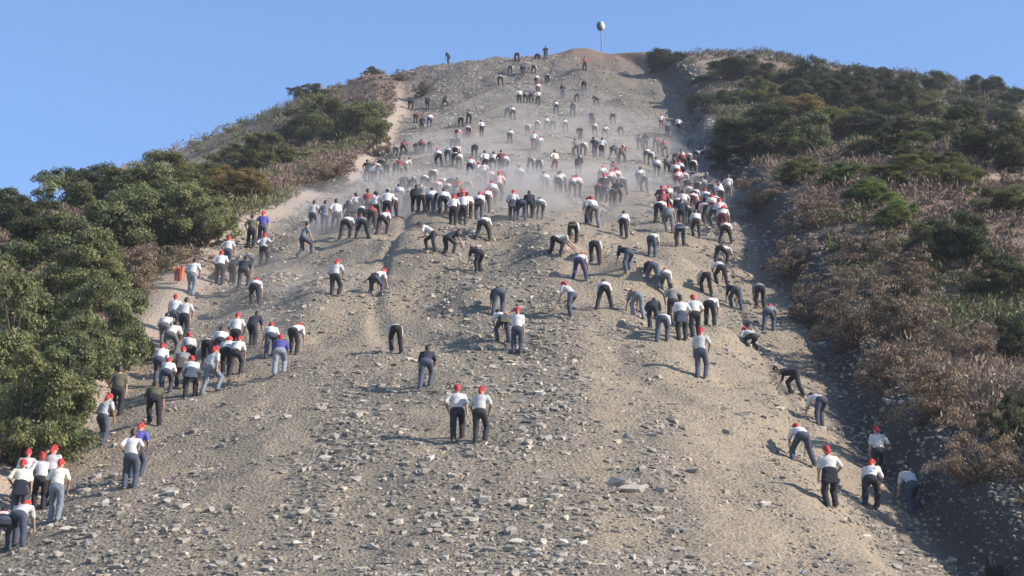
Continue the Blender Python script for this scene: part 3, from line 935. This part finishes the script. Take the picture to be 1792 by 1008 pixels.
POSES = {
    's': [build_pose('stand', (0, 0.0, 0.90), 8, [(-0.10, -0.04, 1), (0.12, 0.07, 1)], [(-0.24, 0.12, 0.80), (0.21, 0.24, 0.98)], 6),
          build_pose('stand2', (0, -0.02, 0.89), 14, [(-0.13, 0.08, 1), (0.09, -0.08, 1)], [(-0.20, 0.26, 0.94), (0.22, 0.22, 0.88)], 10)],
    't': [build_pose('stride', (0, 0.02, 0.875), 12, [(-0.11, -0.18, 1), (0.13, 0.22, 1)], [(-0.22, 0.26, 0.94), (0.25, 0.06, 0.78)], 8)],
    'i': [build_pose('hips', (0, 0.0, 0.90), 8, [(-0.13, 0.0, 1), (0.13, 0.03, 1)], [(-0.17, 0.10, 0.98), (0.17, 0.10, 0.98)], 8, elbow=(0, -0.7, 0.1))],
    'w': [build_pose('walk', (0, 0.02, 0.85), 22, [(-0.10, -0.24, 1), (0.11, 0.30, 1)], [(-0.22, 0.42, 0.92), (0.26, 0.14, 0.78)], 2)],
    'l': [build_pose('lean', (0, -0.03, 0.87), 32, [(-0.13, -0.12, 1), (0.14, 0.18, 1)], [(-0.18, 0.36, 0.72), (0.20, 0.40, 0.78)], -4),
          build_pose('lean2', (0, -0.02, 0.86), 38, [(-0.10, 0.22, 1), (0.16, -0.14, 1)], [(-0.16, 0.46, 0.80), (0.26, 0.38, 0.66)], -2)],
    'b': [build_pose('bent', (0, -0.08, 0.87), 56, [(-0.15, -0.08, 1), (0.15, 0.12, 1)], [(-0.17, 0.52, 0.60), (0.20, 0.50, 0.56)], 2),
          build_pose('bent2', (0, -0.10, 0.85), 64, [(-0.12, 0.16, 1), (0.18, -0.14, 1)], [(-0.16, 0.62, 0.55), (0.24, 0.52, 0.42)], -5),
          build_pose('bent3', (0, -0.06, 0.84), 50, [(-0.18, -0.18, 1), (0.12, 0.20, 1)], [(-0.24, 0.48, 0.52), (0.14, 0.46, 0.74)], 4)],
    'v': [build_pose('wide', (0, -0.08, 0.82), 52, [(-0.29, -0.12, 1), (0.27, 0.06, 1)], [(-0.24, 0.50, 0.56), (0.20, 0.46, 0.62)], 0)],
    'c': [build_pose('crawl', (0, -0.22, 0.74), 78, [(-0.20, -0.50, 1), (0.18, 0.0, 1)], [(-0.24, 0.62, 0.36), (0.26, 0.50, 0.30)], -20)],
    'k': [build_pose('crouch', (0, -0.08, 0.46), 56, [(-0.20, -0.05, 1), (0.20, 0.0, 1)], [(-0.28, 0.48, 0.27), (0.28, 0.46, 0.26)], -15, kneepole=(0, 1, 0.3))],
    'h': [build_pose('shade', (0, 0.0, 0.90), 8, [(-0.11, -0.02, 1), (0.12, 0.05, 1)], [(-0.22, 0.12, 0.80), (0.20, 0.16, 1.56)], 4, elbow=(0.6, -0.2, 0.2))],
    'q': [build_pose('lunge', (0, -0.05, 0.86), 12, [(-0.11, -0.22, 0.1), (0.12, 0.34, 0.6)], [(-0.22, 0.16, 0.76), (0.20, 0.34, 0.80)], 4)],
}
POSE_TXT = {'s': 'standing', 't': 'striding', 'i': 'arms akimbo', 'w': 'walking', 'l': 'leaning forward', 'b': 'bent double', 'v': 'legs apart',
            'c': 'on hands', 'k': 'crouching', 'h': 'hand raised', 'q': 'lunging'}
SH_TXT = {'w': 'white shirt', 'c': 'cream shirt', 'd': 'dark shirt', 'g': 'grey shirt', 'u': 'violet top', 'o': 'olive top', 'm': 'maroon shirt', 'p': 'pink shirt'}
PA_TXT = {'j': 'jeans', 'l': 'pale jeans', 'k': 'black trousers', 'g': 'grey trousers', 'u': 'indigo trousers', 'm': 'wine trousers'}
HD_TXT = {'r': 'red scarf', 'h': 'dark hair', 'w': 'white cap'}

# px, py of the feet in the photograph; pose, shirt, trousers, head; yaw in degrees (positive turns left)
PEOPLE = '''
30 957 bwjr 5|2 968 bpjh 0|32 908 scjr 0|40 884 twkr 0|68 892 swkr 0|82 886 swkr 0|95 912 sclr 0
226 856 iwjh 0|236 838 sujr 0|177 780 swjr -10|203 728 sokh 0|268 744 lokh 10
289 692 lwjr -15|276 672 lwjr 0|332 697 lwkr 5|365 688 twlr -20|330 650 lwkr 0|316 680 lgkr 0|296 626 lcgh 0|286 606 lwgh 0
303 585 swjr 0|320 592 swkh 10|361 641 bwkr 0|384 636 lwkh 0|411 622 swkr 0|393 656 lwkr 0|410 658 lwkr 0|440 608 ldkh 0|473 626 lwjr 0
488 655 lulr 0|513 620 bwkr -10|445 536 bwkr 0
334 516 swlh -30|384 498 swkr 0|397 470 swjr 0|405 497 bdkh 0|424 506 ldkh 0|436 482 bwgh 0|460 465 iwkr 0|439 434 sokh 0|458 426 sujr 0
530 449 qgjh -75
546 403 swjh 0|567 405 sglh 0|588 404 swjh 0|604 418 bwkh -20|634 418 vgkr 0|668 411 bwkr -15|612 396 ldkh 0|623 391 swkh 0|632 396 bwkr 0|644 386 smkh 0|656 391 swkh 0|650 402 bmkr 0|677 386 swkw 0|687 381 bwkh 0
585 519 swkr -20|656 521 vwjr -45|755 440 bwkh 80|785 448 vdkh -60|838 478 bdkh 25
643 318 sdkh 0|664 319 bogh 0|676 312 lokh 0|693 308 bdkh 0|708 309 lwkh -20|705 273 lmkh 0|728 271 bdkh 0|752 269 bgkh 0
768 291 lwkr 0|793 263 bwkr 0|797 282 bwkr 0|804 296 lwgh 0|757 326 bwkh 0|742 337 bwkr 0|735 354 bwkr 0|718 347 ldkw 0|772 342 bwkh 0|781 354 bwkr 0|762 351 bpkr 0
716 364 bpkr 0|700 364 lwkh 0|712 372 bwkh 0|752 372 lwjh 0|766 370 bwkr 0|737 374 bgkr 0|727 372 ldkh 0|690 372 bwkr 0
797 362 lokr 0|803 351 lmkw 0|818 346 bwkr 0|822 309 lwur -15|793 394 swkr 0|810 394 swkr 0|806 376 lmkr 0|845 421 vwkh 0
838 384 lwjr 0|851 371 lpkr 0|863 360 lwgr 0|830 276 bdkw 0|838 321 lcgr 0|838 336 bcgr 0|862 331 lpmr 0|880 327 bwmr 0|886 302 lwgh 0|912 327 lwgh 0|862 302 lwgh 0
934 263 swkr 0|943 306 bwkh 0|929 302 bwgr 0|955 339 lwgh 0|947 385 bwgh 0|897 387 swjr 0|926 381 ldkh 0|972 302 scmh 0|985 337 lwkh 0
1012 307 ldkw 0|1013 346 lpgr 0|1003 346 lpgr 0|1020 273 bwkh 0|1041 276 sdkh 0|1053 276 swkh 0|1074 279 vdgh 0|1087 286 lmkw -30
1052 327 lwkr 0|1056 340 bwkr 0|1047 354 bmkr 0|1067 337 lpkr 0|1078 317 lmkw 0|1080 330 lpkr 0|1090 342 bwkr 0|1073 361 bwkr 0|1128 336 bwgh 0
1003 426 bwkr 0|1041 396 lcgr 10|1031 391 lwkr 0|980 448 cwkh -70|1014 490 vwur 0|1041 461 bwkh 0|1091 416 lwkh 10|1141 449 bwjh 0|1100 479 bdjh 20|1143 502 bdjr 15
1001 555 lwjr 20|1058 541 vwkh -10|1116 555 bglr 10|1166 517 bwgr 0|1160 599 bwjh 0|1143 576 bdkh 0|1194 596 swkh 0|1217 591 swkr 0|1178 566 sgkh 0|1243 571 bwkh 0
1236 516 bwkr 0|1263 501 bwkh 0|1266 463 cwkh -40|1270 426 vwkr 0|1288 541 bdjh 0|1331 541 bgkh 0|1346 581 bgjr 0|1317 609 kwkr 10|1227 662 swjr 0
1383 690 cdkh 75|1437 747 bwjh 0|1405 812 vwjr 25|1455 889 swkr 0|1541 838 swkr 0|1526 894 lwkr 0|1600 901 lwjh 0
692 618 bwkh 15|745 680 ldjh 0|880 600 bwjh 10|873 552 bdjh 0|905 620 hwjr -10|800 772 twkr 0|839 775 swkr -5
1154 391 bwkr 0|1171 406 lggr 0|1191 431 bpkr 0|1219 416 lwkh 0|1205 396 bwkr 0|1186 381 bwkr 0|1168 379 bwkr 0|1170 366 lwkr 0|1184 356 bwkr 0|1207 359 bwgr 0|1203 346 bwkr 0
1222 349 bwkh 0|1221 336 bwkr 0|1238 341 ldkw 0|1213 371 bpmr 0|1238 371 lwkr 0|1252 376 bwkr 0|1248 386 lcmr 0|1250 396 bwjr 0|1230 386 bdkw 0|1265 406 lwmr 0
1262 361 lwkr 0|1275 353 swgh 0|1245 353 bpkr 0|1186 336 lpmr 0|1199 331 bwkr 0|1211 329 bwkr 0
1157 226 swmr 0|1168 238 swuh 0|1188 234 swkh 0|1130 263 sdkh 0|1132 286 bwgh 0|1139 291 bwgr 0|1147 263 lmkh 0|1154 269 bdkw 0|1151 311 lwgh 0|1168 306 lggh 0|1176 301 bwkr 0|1182 291 bmkh 0
1208 263 bgkh 0|1206 291 bwmr 0|1218 286 bwkr 0|1232 286 bwkr 0|1203 296 bwkr 0|1213 306 bwkr 0|1194 316 lwkr 0|1185 321 lwmr 0|1197 301 lmkr 0
785 99 ldkh 20|905 108 bwkh 0|940 104 kmkh 0|955 104 sdjh 0|1024 124 smkh 0|934 129 bwkh 0|893 131 bwkh 0|914 131 bdkh 0|907 148 bwgh 0|876 149 bwkh 0
938 150 lwmr 0|958 146 bwkh 0|941 166 lpkr 0|942 184 swkh 0|909 181 swkh 0|919 181 lgkh 0|930 180 bdkh 0|985 172 sduh 0|1022 158 bdkh 0|1010 179 bwkh 0
1044 186 bdkh 20|974 199 lwkh 0|1002 204 ldkh 0|888 206 bdkh 0|898 209 lwkh 0|1035 215 bwkh 0|1037 223 bwkh 0|1073 216 bwkh 0|1087 239 bwgh 0|1041 239 lwkr 0
1058 244 lwkh 0|1016 244 bdkh 0|990 231 lwkh 0|967 229 bdkh 0|958 229 lwkh 0|940 229 bwkr 0|923 237 bwmr 0|892 251 lwkh 0
718 191 bdkh 0|748 191 ldkh 0|751 223 lwur 0|738 231 sdkh 0|727 216 bmkh 0|777 189 wokh -40|820 216 lgkh 0|807 223 bwkh 0|800 246 bwmr 0|820 241 bwmr 0|843 239 swkh 0
'''
def zone(px, py):
    if px < 150 and py > 800: return 'bottom left group'
    if px < 560 and py > 560: return 'lower left path pack'
    if px < 560 and py > 420: return 'knot by orange cloth' if py > 455 else 'left path edge'
    if px < 700 and 370 < py < 430: return 'dusty left knot'
    if px < 760 and 260 < py < 325: return 'upper left edge row'
    if 680 < px < 1000 and 340 < py < 425: return 'dusty middle crowd front' if py > 365 else 'middle crowd second rank'
    if 750 < px < 1000 and 270 < py <= 340: return 'middle crowd rear rank' if py > 305 else 'middle crowd far rear'
    if 1000 <= px < 1035 and 270 < py < 350: return 'gap beside centre cluster'
    if 1035 <= px < 1100 and 270 < py < 365: return 'tight centre cluster' if py > 310 else 'back of centre cluster'
    if px >= 1100 and 366 < py < 435: return 'packed right crowd front'
    if px >= 1100 and 330 < py <= 366: return 'packed right crowd middle'
    if px >= 1100 and 285 < py <= 330: return 'packed right crowd rear'
    if px >= 1100 and 200 < py <= 285: return 'top of right crowd'
    if py < 135: return 'row at the crest'
    if py < 172: return 'row below the crest'
    if py < 212: return 'second row below crest'
    if py < 285: return 'third row below crest' if px > 850 else 'upper left scatter'
    if px > 1350 and py > 640: return 'lower right gully'
    if px > 950 and py < 470: return 'upper centre right climbers'
    if px > 950 and py < 530: return 'middle centre right climbers'
    if px > 950 and py < 670: return 'lower centre right climbers'
    return 'open central rubble'
ORD = ['first', 'second', 'third', 'fourth', 'fifth', 'sixth', 'seventh', 'eighth', 'ninth', 'tenth', 'eleventh', 'twelfth', 'thirteenth', 'fourteenth', 'fifteenth', 'sixteenth', 'seventeenth', 'eighteenth', 'nineteenth', 'twentieth', '21st', '22nd', '23rd', '24th', '25th', '26th', '27th', '28th', '29th', '30th']
plist = []
for line in PEOPLE.strip().split('\n'):
    for e in line.split('|'):
        a = e.split()
        plist.append((int(a[0]), int(a[1]), a[2][0], a[2][1], a[2][2], a[2][3], float(a[3])))
XR = random.Random(21)
extra_p = []
for q in plist:
    px, py = q[0], q[1]
    if 240 < py < 405 and 590 < px < 1300 and XR.random() < 0.55:
        nx_, ny_ = px + XR.choice((-1, 1)) * XR.randint(8, 13), py + XR.randint(-9, 6)
        if nx_ < 1282 and all(abs(nx_ - o[0]) + abs(ny_ - o[1]) > 9 for o in plist + extra_p):
            extra_p.append((nx_, ny_, XR.choice('llbbsw'), XR.choice('wwwdgpm'), XR.choice('kkkgj'), XR.choice('rhhh'), 0.0))
plist += extra_p
ranks = {}
for z_ in {zone(p[0], p[1]) for p in plist}:
    ms = sorted([p for p in plist if zone(p[0], p[1]) == z_], key=lambda p: p[0])
    for k, p in enumerate(ms): ranks[(p[0], p[1])] = (ORD[k] if k < len(ms) - 1 or len(ms) == 1 else 'last', len(ms))
PR = random.Random(5)
for px, py, po, sh_, pa, hd, yaw in plist:
    p = at(px, py)
    M = PR.choice(POSES[po])
    rz = RAD(yaw + PR.uniform(-20, 20))
    root = empty('person', (p.x, p.y, p.z - 0.02), rz)
    s = PR.uniform(1.03, 1.12)
    if py < 150: s *= 1.05
    root.scale = ((1 if abs(yaw) > 30 else PR.choice((-1, 1))) * s * PR.uniform(0.98, 1.13), s * PR.uniform(0.97, 1.05), s)
    obj('body', M['body'], M_skin, root)
    obj('shirt', M['shirt'], CLOTH[sh_], root)
    obj('trousers', M['trousers'], PANTS[pa], root)
    if p.y < 150:
        obj('shoe', M['shoe_a'], M_shoe, root)
        obj('shoe', M['shoe_b'], M_shoe, root)
    if p.y < 120 and PR.random() < 0.16:
        obj('waist_jacket', M['jacket'], PR.choice((CLOTH['d'], CLOTH['d'], CLOTH['g'], CLOTH['o'], PANTS['j'])), root)
    if hd == 'r':
        sc_ = obj('headscarf', M['scarf'], M_red, root)
        if p.y < 130: obj('knot', M['knot'], M_red, sc_)
    elif hd == 'w':
        obj('hair', M['hair'], M_hair, root)
        obj('cap', M['cap'], M_cap, root)
    else:
        obj('hair', M['hair'], M_hair, root)
    z_ = zone(px, py); r_, cnt_ = ranks[(px, py)]
    lab = f"person, {SH_TXT[sh_]}, {PA_TXT[pa]}, {HD_TXT[hd]}, {POSE_TXT[po]}, {r_} from left, {z_}"
    tag(root, lab, 'person', 'people climbing: ' + z_)

# ------------------------------------------------------------------ pole with a drum on the summit, marker stake, orange cloth, stump
def join_meshes(parts):
    V = []; F = []; o = 0
    for v, f in parts:
        V.append(v); F.append(f + o); o += len(v)
    return np.concatenate(V), np.concatenate(F)

def lathe(profile, axis_o, axis_d, sides=24):
    """profile list of (t along axis, radius)"""
    d = unit(np.asarray(axis_d, float)); a = unit(np.cross(d, v3(0.1, 0.2, 1))); b = np.cross(d, a)
    V = []; F = []
    for t, r in profile:
        for k in range(sides):
            th = 6.28318 * k / sides
            V.append(axis_o + d * t + r * (math.cos(th) * a + math.sin(th) * b))
    for i in range(len(profile) - 1):
        for k in range(sides):
            k2 = (k + 1) % sides
            F.append((i * sides + k, i * sides + k2, (i + 1) * sides + k2, (i + 1) * sides + k))
    return np.array(V), np.array(F)

M_metal = m_plain('galvanised_pole', (0.10, 0.11, 0.13), 0.5, 0.05, 6, 0.5)
M_white = m_plain('white_radome', (0.48, 0.48, 0.50), 0.6, 0.03, 3, 0.3)
M_dkdish = m_plain('dark_dish_back', (0.03, 0.036, 0.05), 0.6, 0.05, 6, 0.3)
p = at(1061, 82, False)
x0 = (1061 - 896) / FPX * 251; y0 = 238.0
base = Vector((x0, y0, hz(x0, y0)))
mast = empty('antenna_mast', base)
topz = 0.0
# pixel row 45 at that distance
need = y0 * math.tan(PITCH + math.atan((504 - 46) / FPX)) - base.z
v, f = tube([(0, 0, -0.3), (0, 0, need * 0.5), (0, 0, need - 0.2)], [0.09, 0.085, 0.08], 10)
obj('pole', mesh_np('pole', v, f, 4, True), M_metal, mast)
dv = unit(v3(0.98, -0.18, 0.04))
o0 = v3(0.0, -0.05, need) - dv * 0.05
v, f = lathe([(0.0, 0.01), (0.0, 0.58), (0.14, 0.59), (0.30, 0.52), (0.42, 0.35), (0.48, 0.17), (0.5, 0.01)], o0, dv)
obj('radome', mesh_np('radome', v, f, 4, True), M_white, mast)
v, f = lathe([(-0.52, 0.01), (-0.50, 0.30), (-0.36, 0.50), (-0.14, 0.59), (-0.01, 0.61), (-0.005, 0.01)], o0, dv)
obj('dish', mesh_np('dish', v, f, 4, True), M_dkdish, mast)  # near-black colour also paints in the shade on the side away from the sun
v, f = tube([(0, 0, need - 0.5), tuple(o0 - dv * 0.2)], [0.06, 0.06], 6)
obj('bracket', mesh_np('bracket', v, f, 4), M_metal, mast)
tag(mast, 'round white and dark dish on a thin pole at the summit', 'antenna')

x1 = (1128 - 896) / FPX * 251
st_o = empty('marker_stake', (x1, 240.0, hz(x1, 240.0)))
need = 240.0 * math.tan(PITCH + math.atan((504 - 79) / FPX)) - st_o.location.z
need = max(1.0, min(need, 3.5))
v, f = tube([(0, 0, -0.3), (0, 0, need)], [0.03, 0.025], 6)
obj('stake', mesh_np('stake', v, f, 4), M_metal, st_o)
v, f = tube([(0, 0, need * 0.25), (0.02, 0, need * 0.35), (0, 0, need * 0.6), (0, 0, need * 0.63)], [0.02, 0.13, 0.12, 0.02], 8)
obj('box', mesh_np('box', v, f, 4), M_dkdish, st_o)
tag(st_o, 'thin short stake with small dark box on the skyline right of the dish', 'stake')

M_orange = m_plain('orange_cloth', (0.55, 0.16, 0.08), 0.9, 0.05)
M_rust = m_plain('rust_cloth', (0.22, 0.06, 0.04), 0.9, 0.05)
M_stick = m_plain('bleached_wood', (0.42, 0.37, 0.30), 0.9, 0.1)
p = at(310, 497)
fl = empty('orange_cloth', p)
v, f = tube([(0, 0, -0.2), (0.01, 0, 0.45), (-0.01, 0, 0.92)], [0.022, 0.02, 0.016], 6)
obj('stake', mesh_np('cloth_stake', v, f, 4), M_stick, fl)
v, f = tube([(-0.42, 0.02, 0.74), (0.0, -0.02, 0.80), (0.5, 0.0, 0.60)], [0.02, 0.024, 0.018], 6)
obj('crossbar', mesh_np('cloth_bar', v, f, 4), M_stick, fl)
def drape(x0_, x1_, zt, zb, yoff, taper, seed):
    r = np.random.default_rng(seed)
    nx_, nz_ = 9, 9
    V = []; F = []
    for layer in (0, 1):
        for j in range(nz_):
            t = j / (nz_ - 1)
            for i in range(nx_):
                s_ = i / (nx_ - 1) - 0.5
                w_ = (x1_ - x0_) * (1 - taper * t)
                V.append(((x0_ + x1_) / 2 + s_ * w_, yoff + 0.035 * math.sin(s_ * 14 + t * 2) + layer * 0.012, zt + (zb - zt) * t + 0.02 * r.normal()))
    m_ = nx_ * nz_
    for layer in (0, 1):
        for j in range(nz_ - 1):
            for i in range(nx_ - 1):
                a_ = layer * m_ + j * nx_ + i
                q = (a_, a_ + 1, a_ + nx_ + 1, a_ + nx_)
                F.append(q if layer == 0 else q[::-1])
    return np.array(V), np.array(F)
v, f = drape(-0.18, 0.30, 0.79, 0.12, -0.045, 0.15, 1)
obj('cloth', mesh_np('cloth', v, f, 4, True), M_orange, fl)
v, f = drape(-0.06, 0.14, 0.70, 0.18, -0.10, -0.3, 2)
obj('pouch', mesh_np('pouch', v, f, 4, True), M_rust, fl)
tag(fl, 'orange cloth hanging from a stick beside the left path', 'cloth')

M_black = m_plain('charred_wood', (0.012, 0.012, 0.013), 0.9, 0.1)
p = at(1744, 1040)
stp = empty('tree_stump', p)
hh = max(0.5, (1040 - 975) / FPX * p.y * 1.06)
prof_ = [(-0.2, 0.30), (0.0, 0.27), (hh * 0.35, 0.24), (hh * 0.62, 0.22), (hh * 0.70, 0.19), (hh * 0.71, 0.01)]
v, f = lathe(prof_, v3(0, 0, 0), v3(0, 0, 1), 14)
v = v + rng.normal(size=v.shape) * 0.012
obj('trunk', mesh_np('stump', v, f, 4), M_black, stp)
v, f = tube([(-0.12, 0, hh * 0.3), (-0.13, 0, hh * 0.75), (-0.14, 0, hh * 0.93), (-0.135, 0, hh)], [0.10, 0.085, 0.05, 0.008], 7)
obj('splinter', mesh_np('splinter', v, f, 4), M_black, stp)
tag(stp, 'black jagged stump at the bottom right corner in the shade', 'stump')

# ------------------------------------------------------------------ dust kicked up by the crowd, and the hazy air
def m_vol(name, dens, col, aniso=0.3):
    m = bpy.data.materials.new(name); m.use_nodes = True
    nt = m.node_tree; nt.nodes.clear()
    o = nt.nodes.new('ShaderNodeOutputMaterial'); v = nt.nodes.new('ShaderNodeVolumePrincipled')
    v.inputs['Color'].default_value = (*col, 1); v.inputs['Density'].default_value = dens
    v.inputs['Anisotropy'].default_value = aniso
    nt.links.new(v.outputs[0], o.inputs['Volume'])
    return m
def dust(cx, cy, rx, ry, hgt, seed, dens):
    r = np.random.default_rng(seed)
    n_ = 28
    V = []; F = []
    u_ = np.linspace(-1, 1, n_)
    UX, UY = np.meshgrid(u_, u_)
    rr = np.clip(1 - (UX ** 2 + UY ** 2), 0, 1)
    X = cx + UX * rx; Y = cy + UY * ry
    Z = height(X, Y, False)
    top = Z - 0.25 + hgt * np.sqrt(rr) * (0.7 + 0.5 * N4(X * 0.25 + seed, Y * 0.2)) + 0.02
    bot = Z - 0.8
    Vt = np.stack([X, Y, top], -1).reshape(-1, 3); Vb = np.stack([X, Y, bot], -1).reshape(-1, 3)
    I = np.arange(n_ * n_).reshape(n_, n_)
    q = np.stack([I[:-1, :-1], I[:-1, 1:], I[1:, 1:], I[1:, :-1]], -1).reshape(-1, 4)
    m_ = n_ * n_
    Fs = [q, q[:, ::-1] + m_]
    ring = np.concatenate([I[0, :], I[1:, -1], I[-1, -2::-1], I[-2:0:-1, 0]])
    nxt = np.roll(ring, -1)
    Fs.append(np.stack([ring, ring + m_, nxt + m_, nxt], -1))
    me = mesh_np('dust_cloud', np.concatenate([Vt, Vb]), np.concatenate(Fs), 4, True)
    o = obj('dust_cloud', me, m_vol('dust_%d' % seed, dens, (0.86, 0.80, 0.74)))
    tag(o, None, None, kind='stuff')
    return o
d1 = dust(-0.5, 117, 15.5, 22.0, 2.6, 1, 0.042)
tag(d1, 'pale dust hanging round the legs of the middle crowd', 'dust')
d2 = dust(4.0, 172, 15.0, 46.0, 2.8, 2, 0.023)
tag(d2, 'thin dust drifting over the upper slope climbers', 'dust')
d3 = dust(-12.0, 84, 6.0, 12.0, 1.6, 3, 0.03)
tag(d3, 'pale dust along the left path', 'dust')

for k_, (px, py, rx_, ry_, h_, dn_) in enumerate([(600, 400, 3.2, 5, 1.5, 0.07), (690, 372, 3.5, 6, 1.8, 0.06), (780, 350, 3.5, 7, 2.0, 0.05), (880, 360, 4.0, 7, 2.0, 0.06), (960, 345, 3.5, 7, 1.9, 0.05),
                                                (1060, 330, 3.5, 7, 1.8, 0.04), (1180, 375, 3.0, 6, 1.6, 0.045), (560, 500, 3.0, 4, 1.3, 0.06), (420, 560, 3.0, 4, 1.2, 0.05), (820, 270, 5, 10, 2.0, 0.03), (1010, 230, 6, 12, 2.0, 0.025)]):
    p = at(px, py, False)
    d_ = dust(p.x, p.y, rx_, ry_, h_ * 1.1, 10 + k_, dn_ * 1.25)
    tag(d_, ['small dust plume left of the dusty left knot', 'dust plume at the feet of the dusty left knot', 'dust plume behind the middle crowd, left part', 'dust plume at the feet of the middle crowd',
             'dust plume at the right end of the middle crowd', 'dust plume round the tight centre cluster', 'dust plume under the packed right crowd', 'thin dust plume on the open rubble at left',
             'dust plume in the left path pack', 'thin dust plume over the upper left scatter', 'thin dust plume over the third row below the crest'][k_], 'dust')
bm = bmesh.new()
bmesh.ops.create_cube(bm, size=1.0)
for vtx in bm.verts:
    vtx.co = Vector((vtx.co.x * 275, 170 + vtx.co.y * 475, 21 + vtx.co.z * 232))
me = bpy.data.meshes.new('haze'); bm.to_mesh(me); bm.free()
hz_o = obj('haze', me, m_vol('haze_air', 0.00022, (0.80, 0.88, 1.0), 0.2))
tag(hz_o, 'thin pale haze in the air', 'haze', kind='stuff')
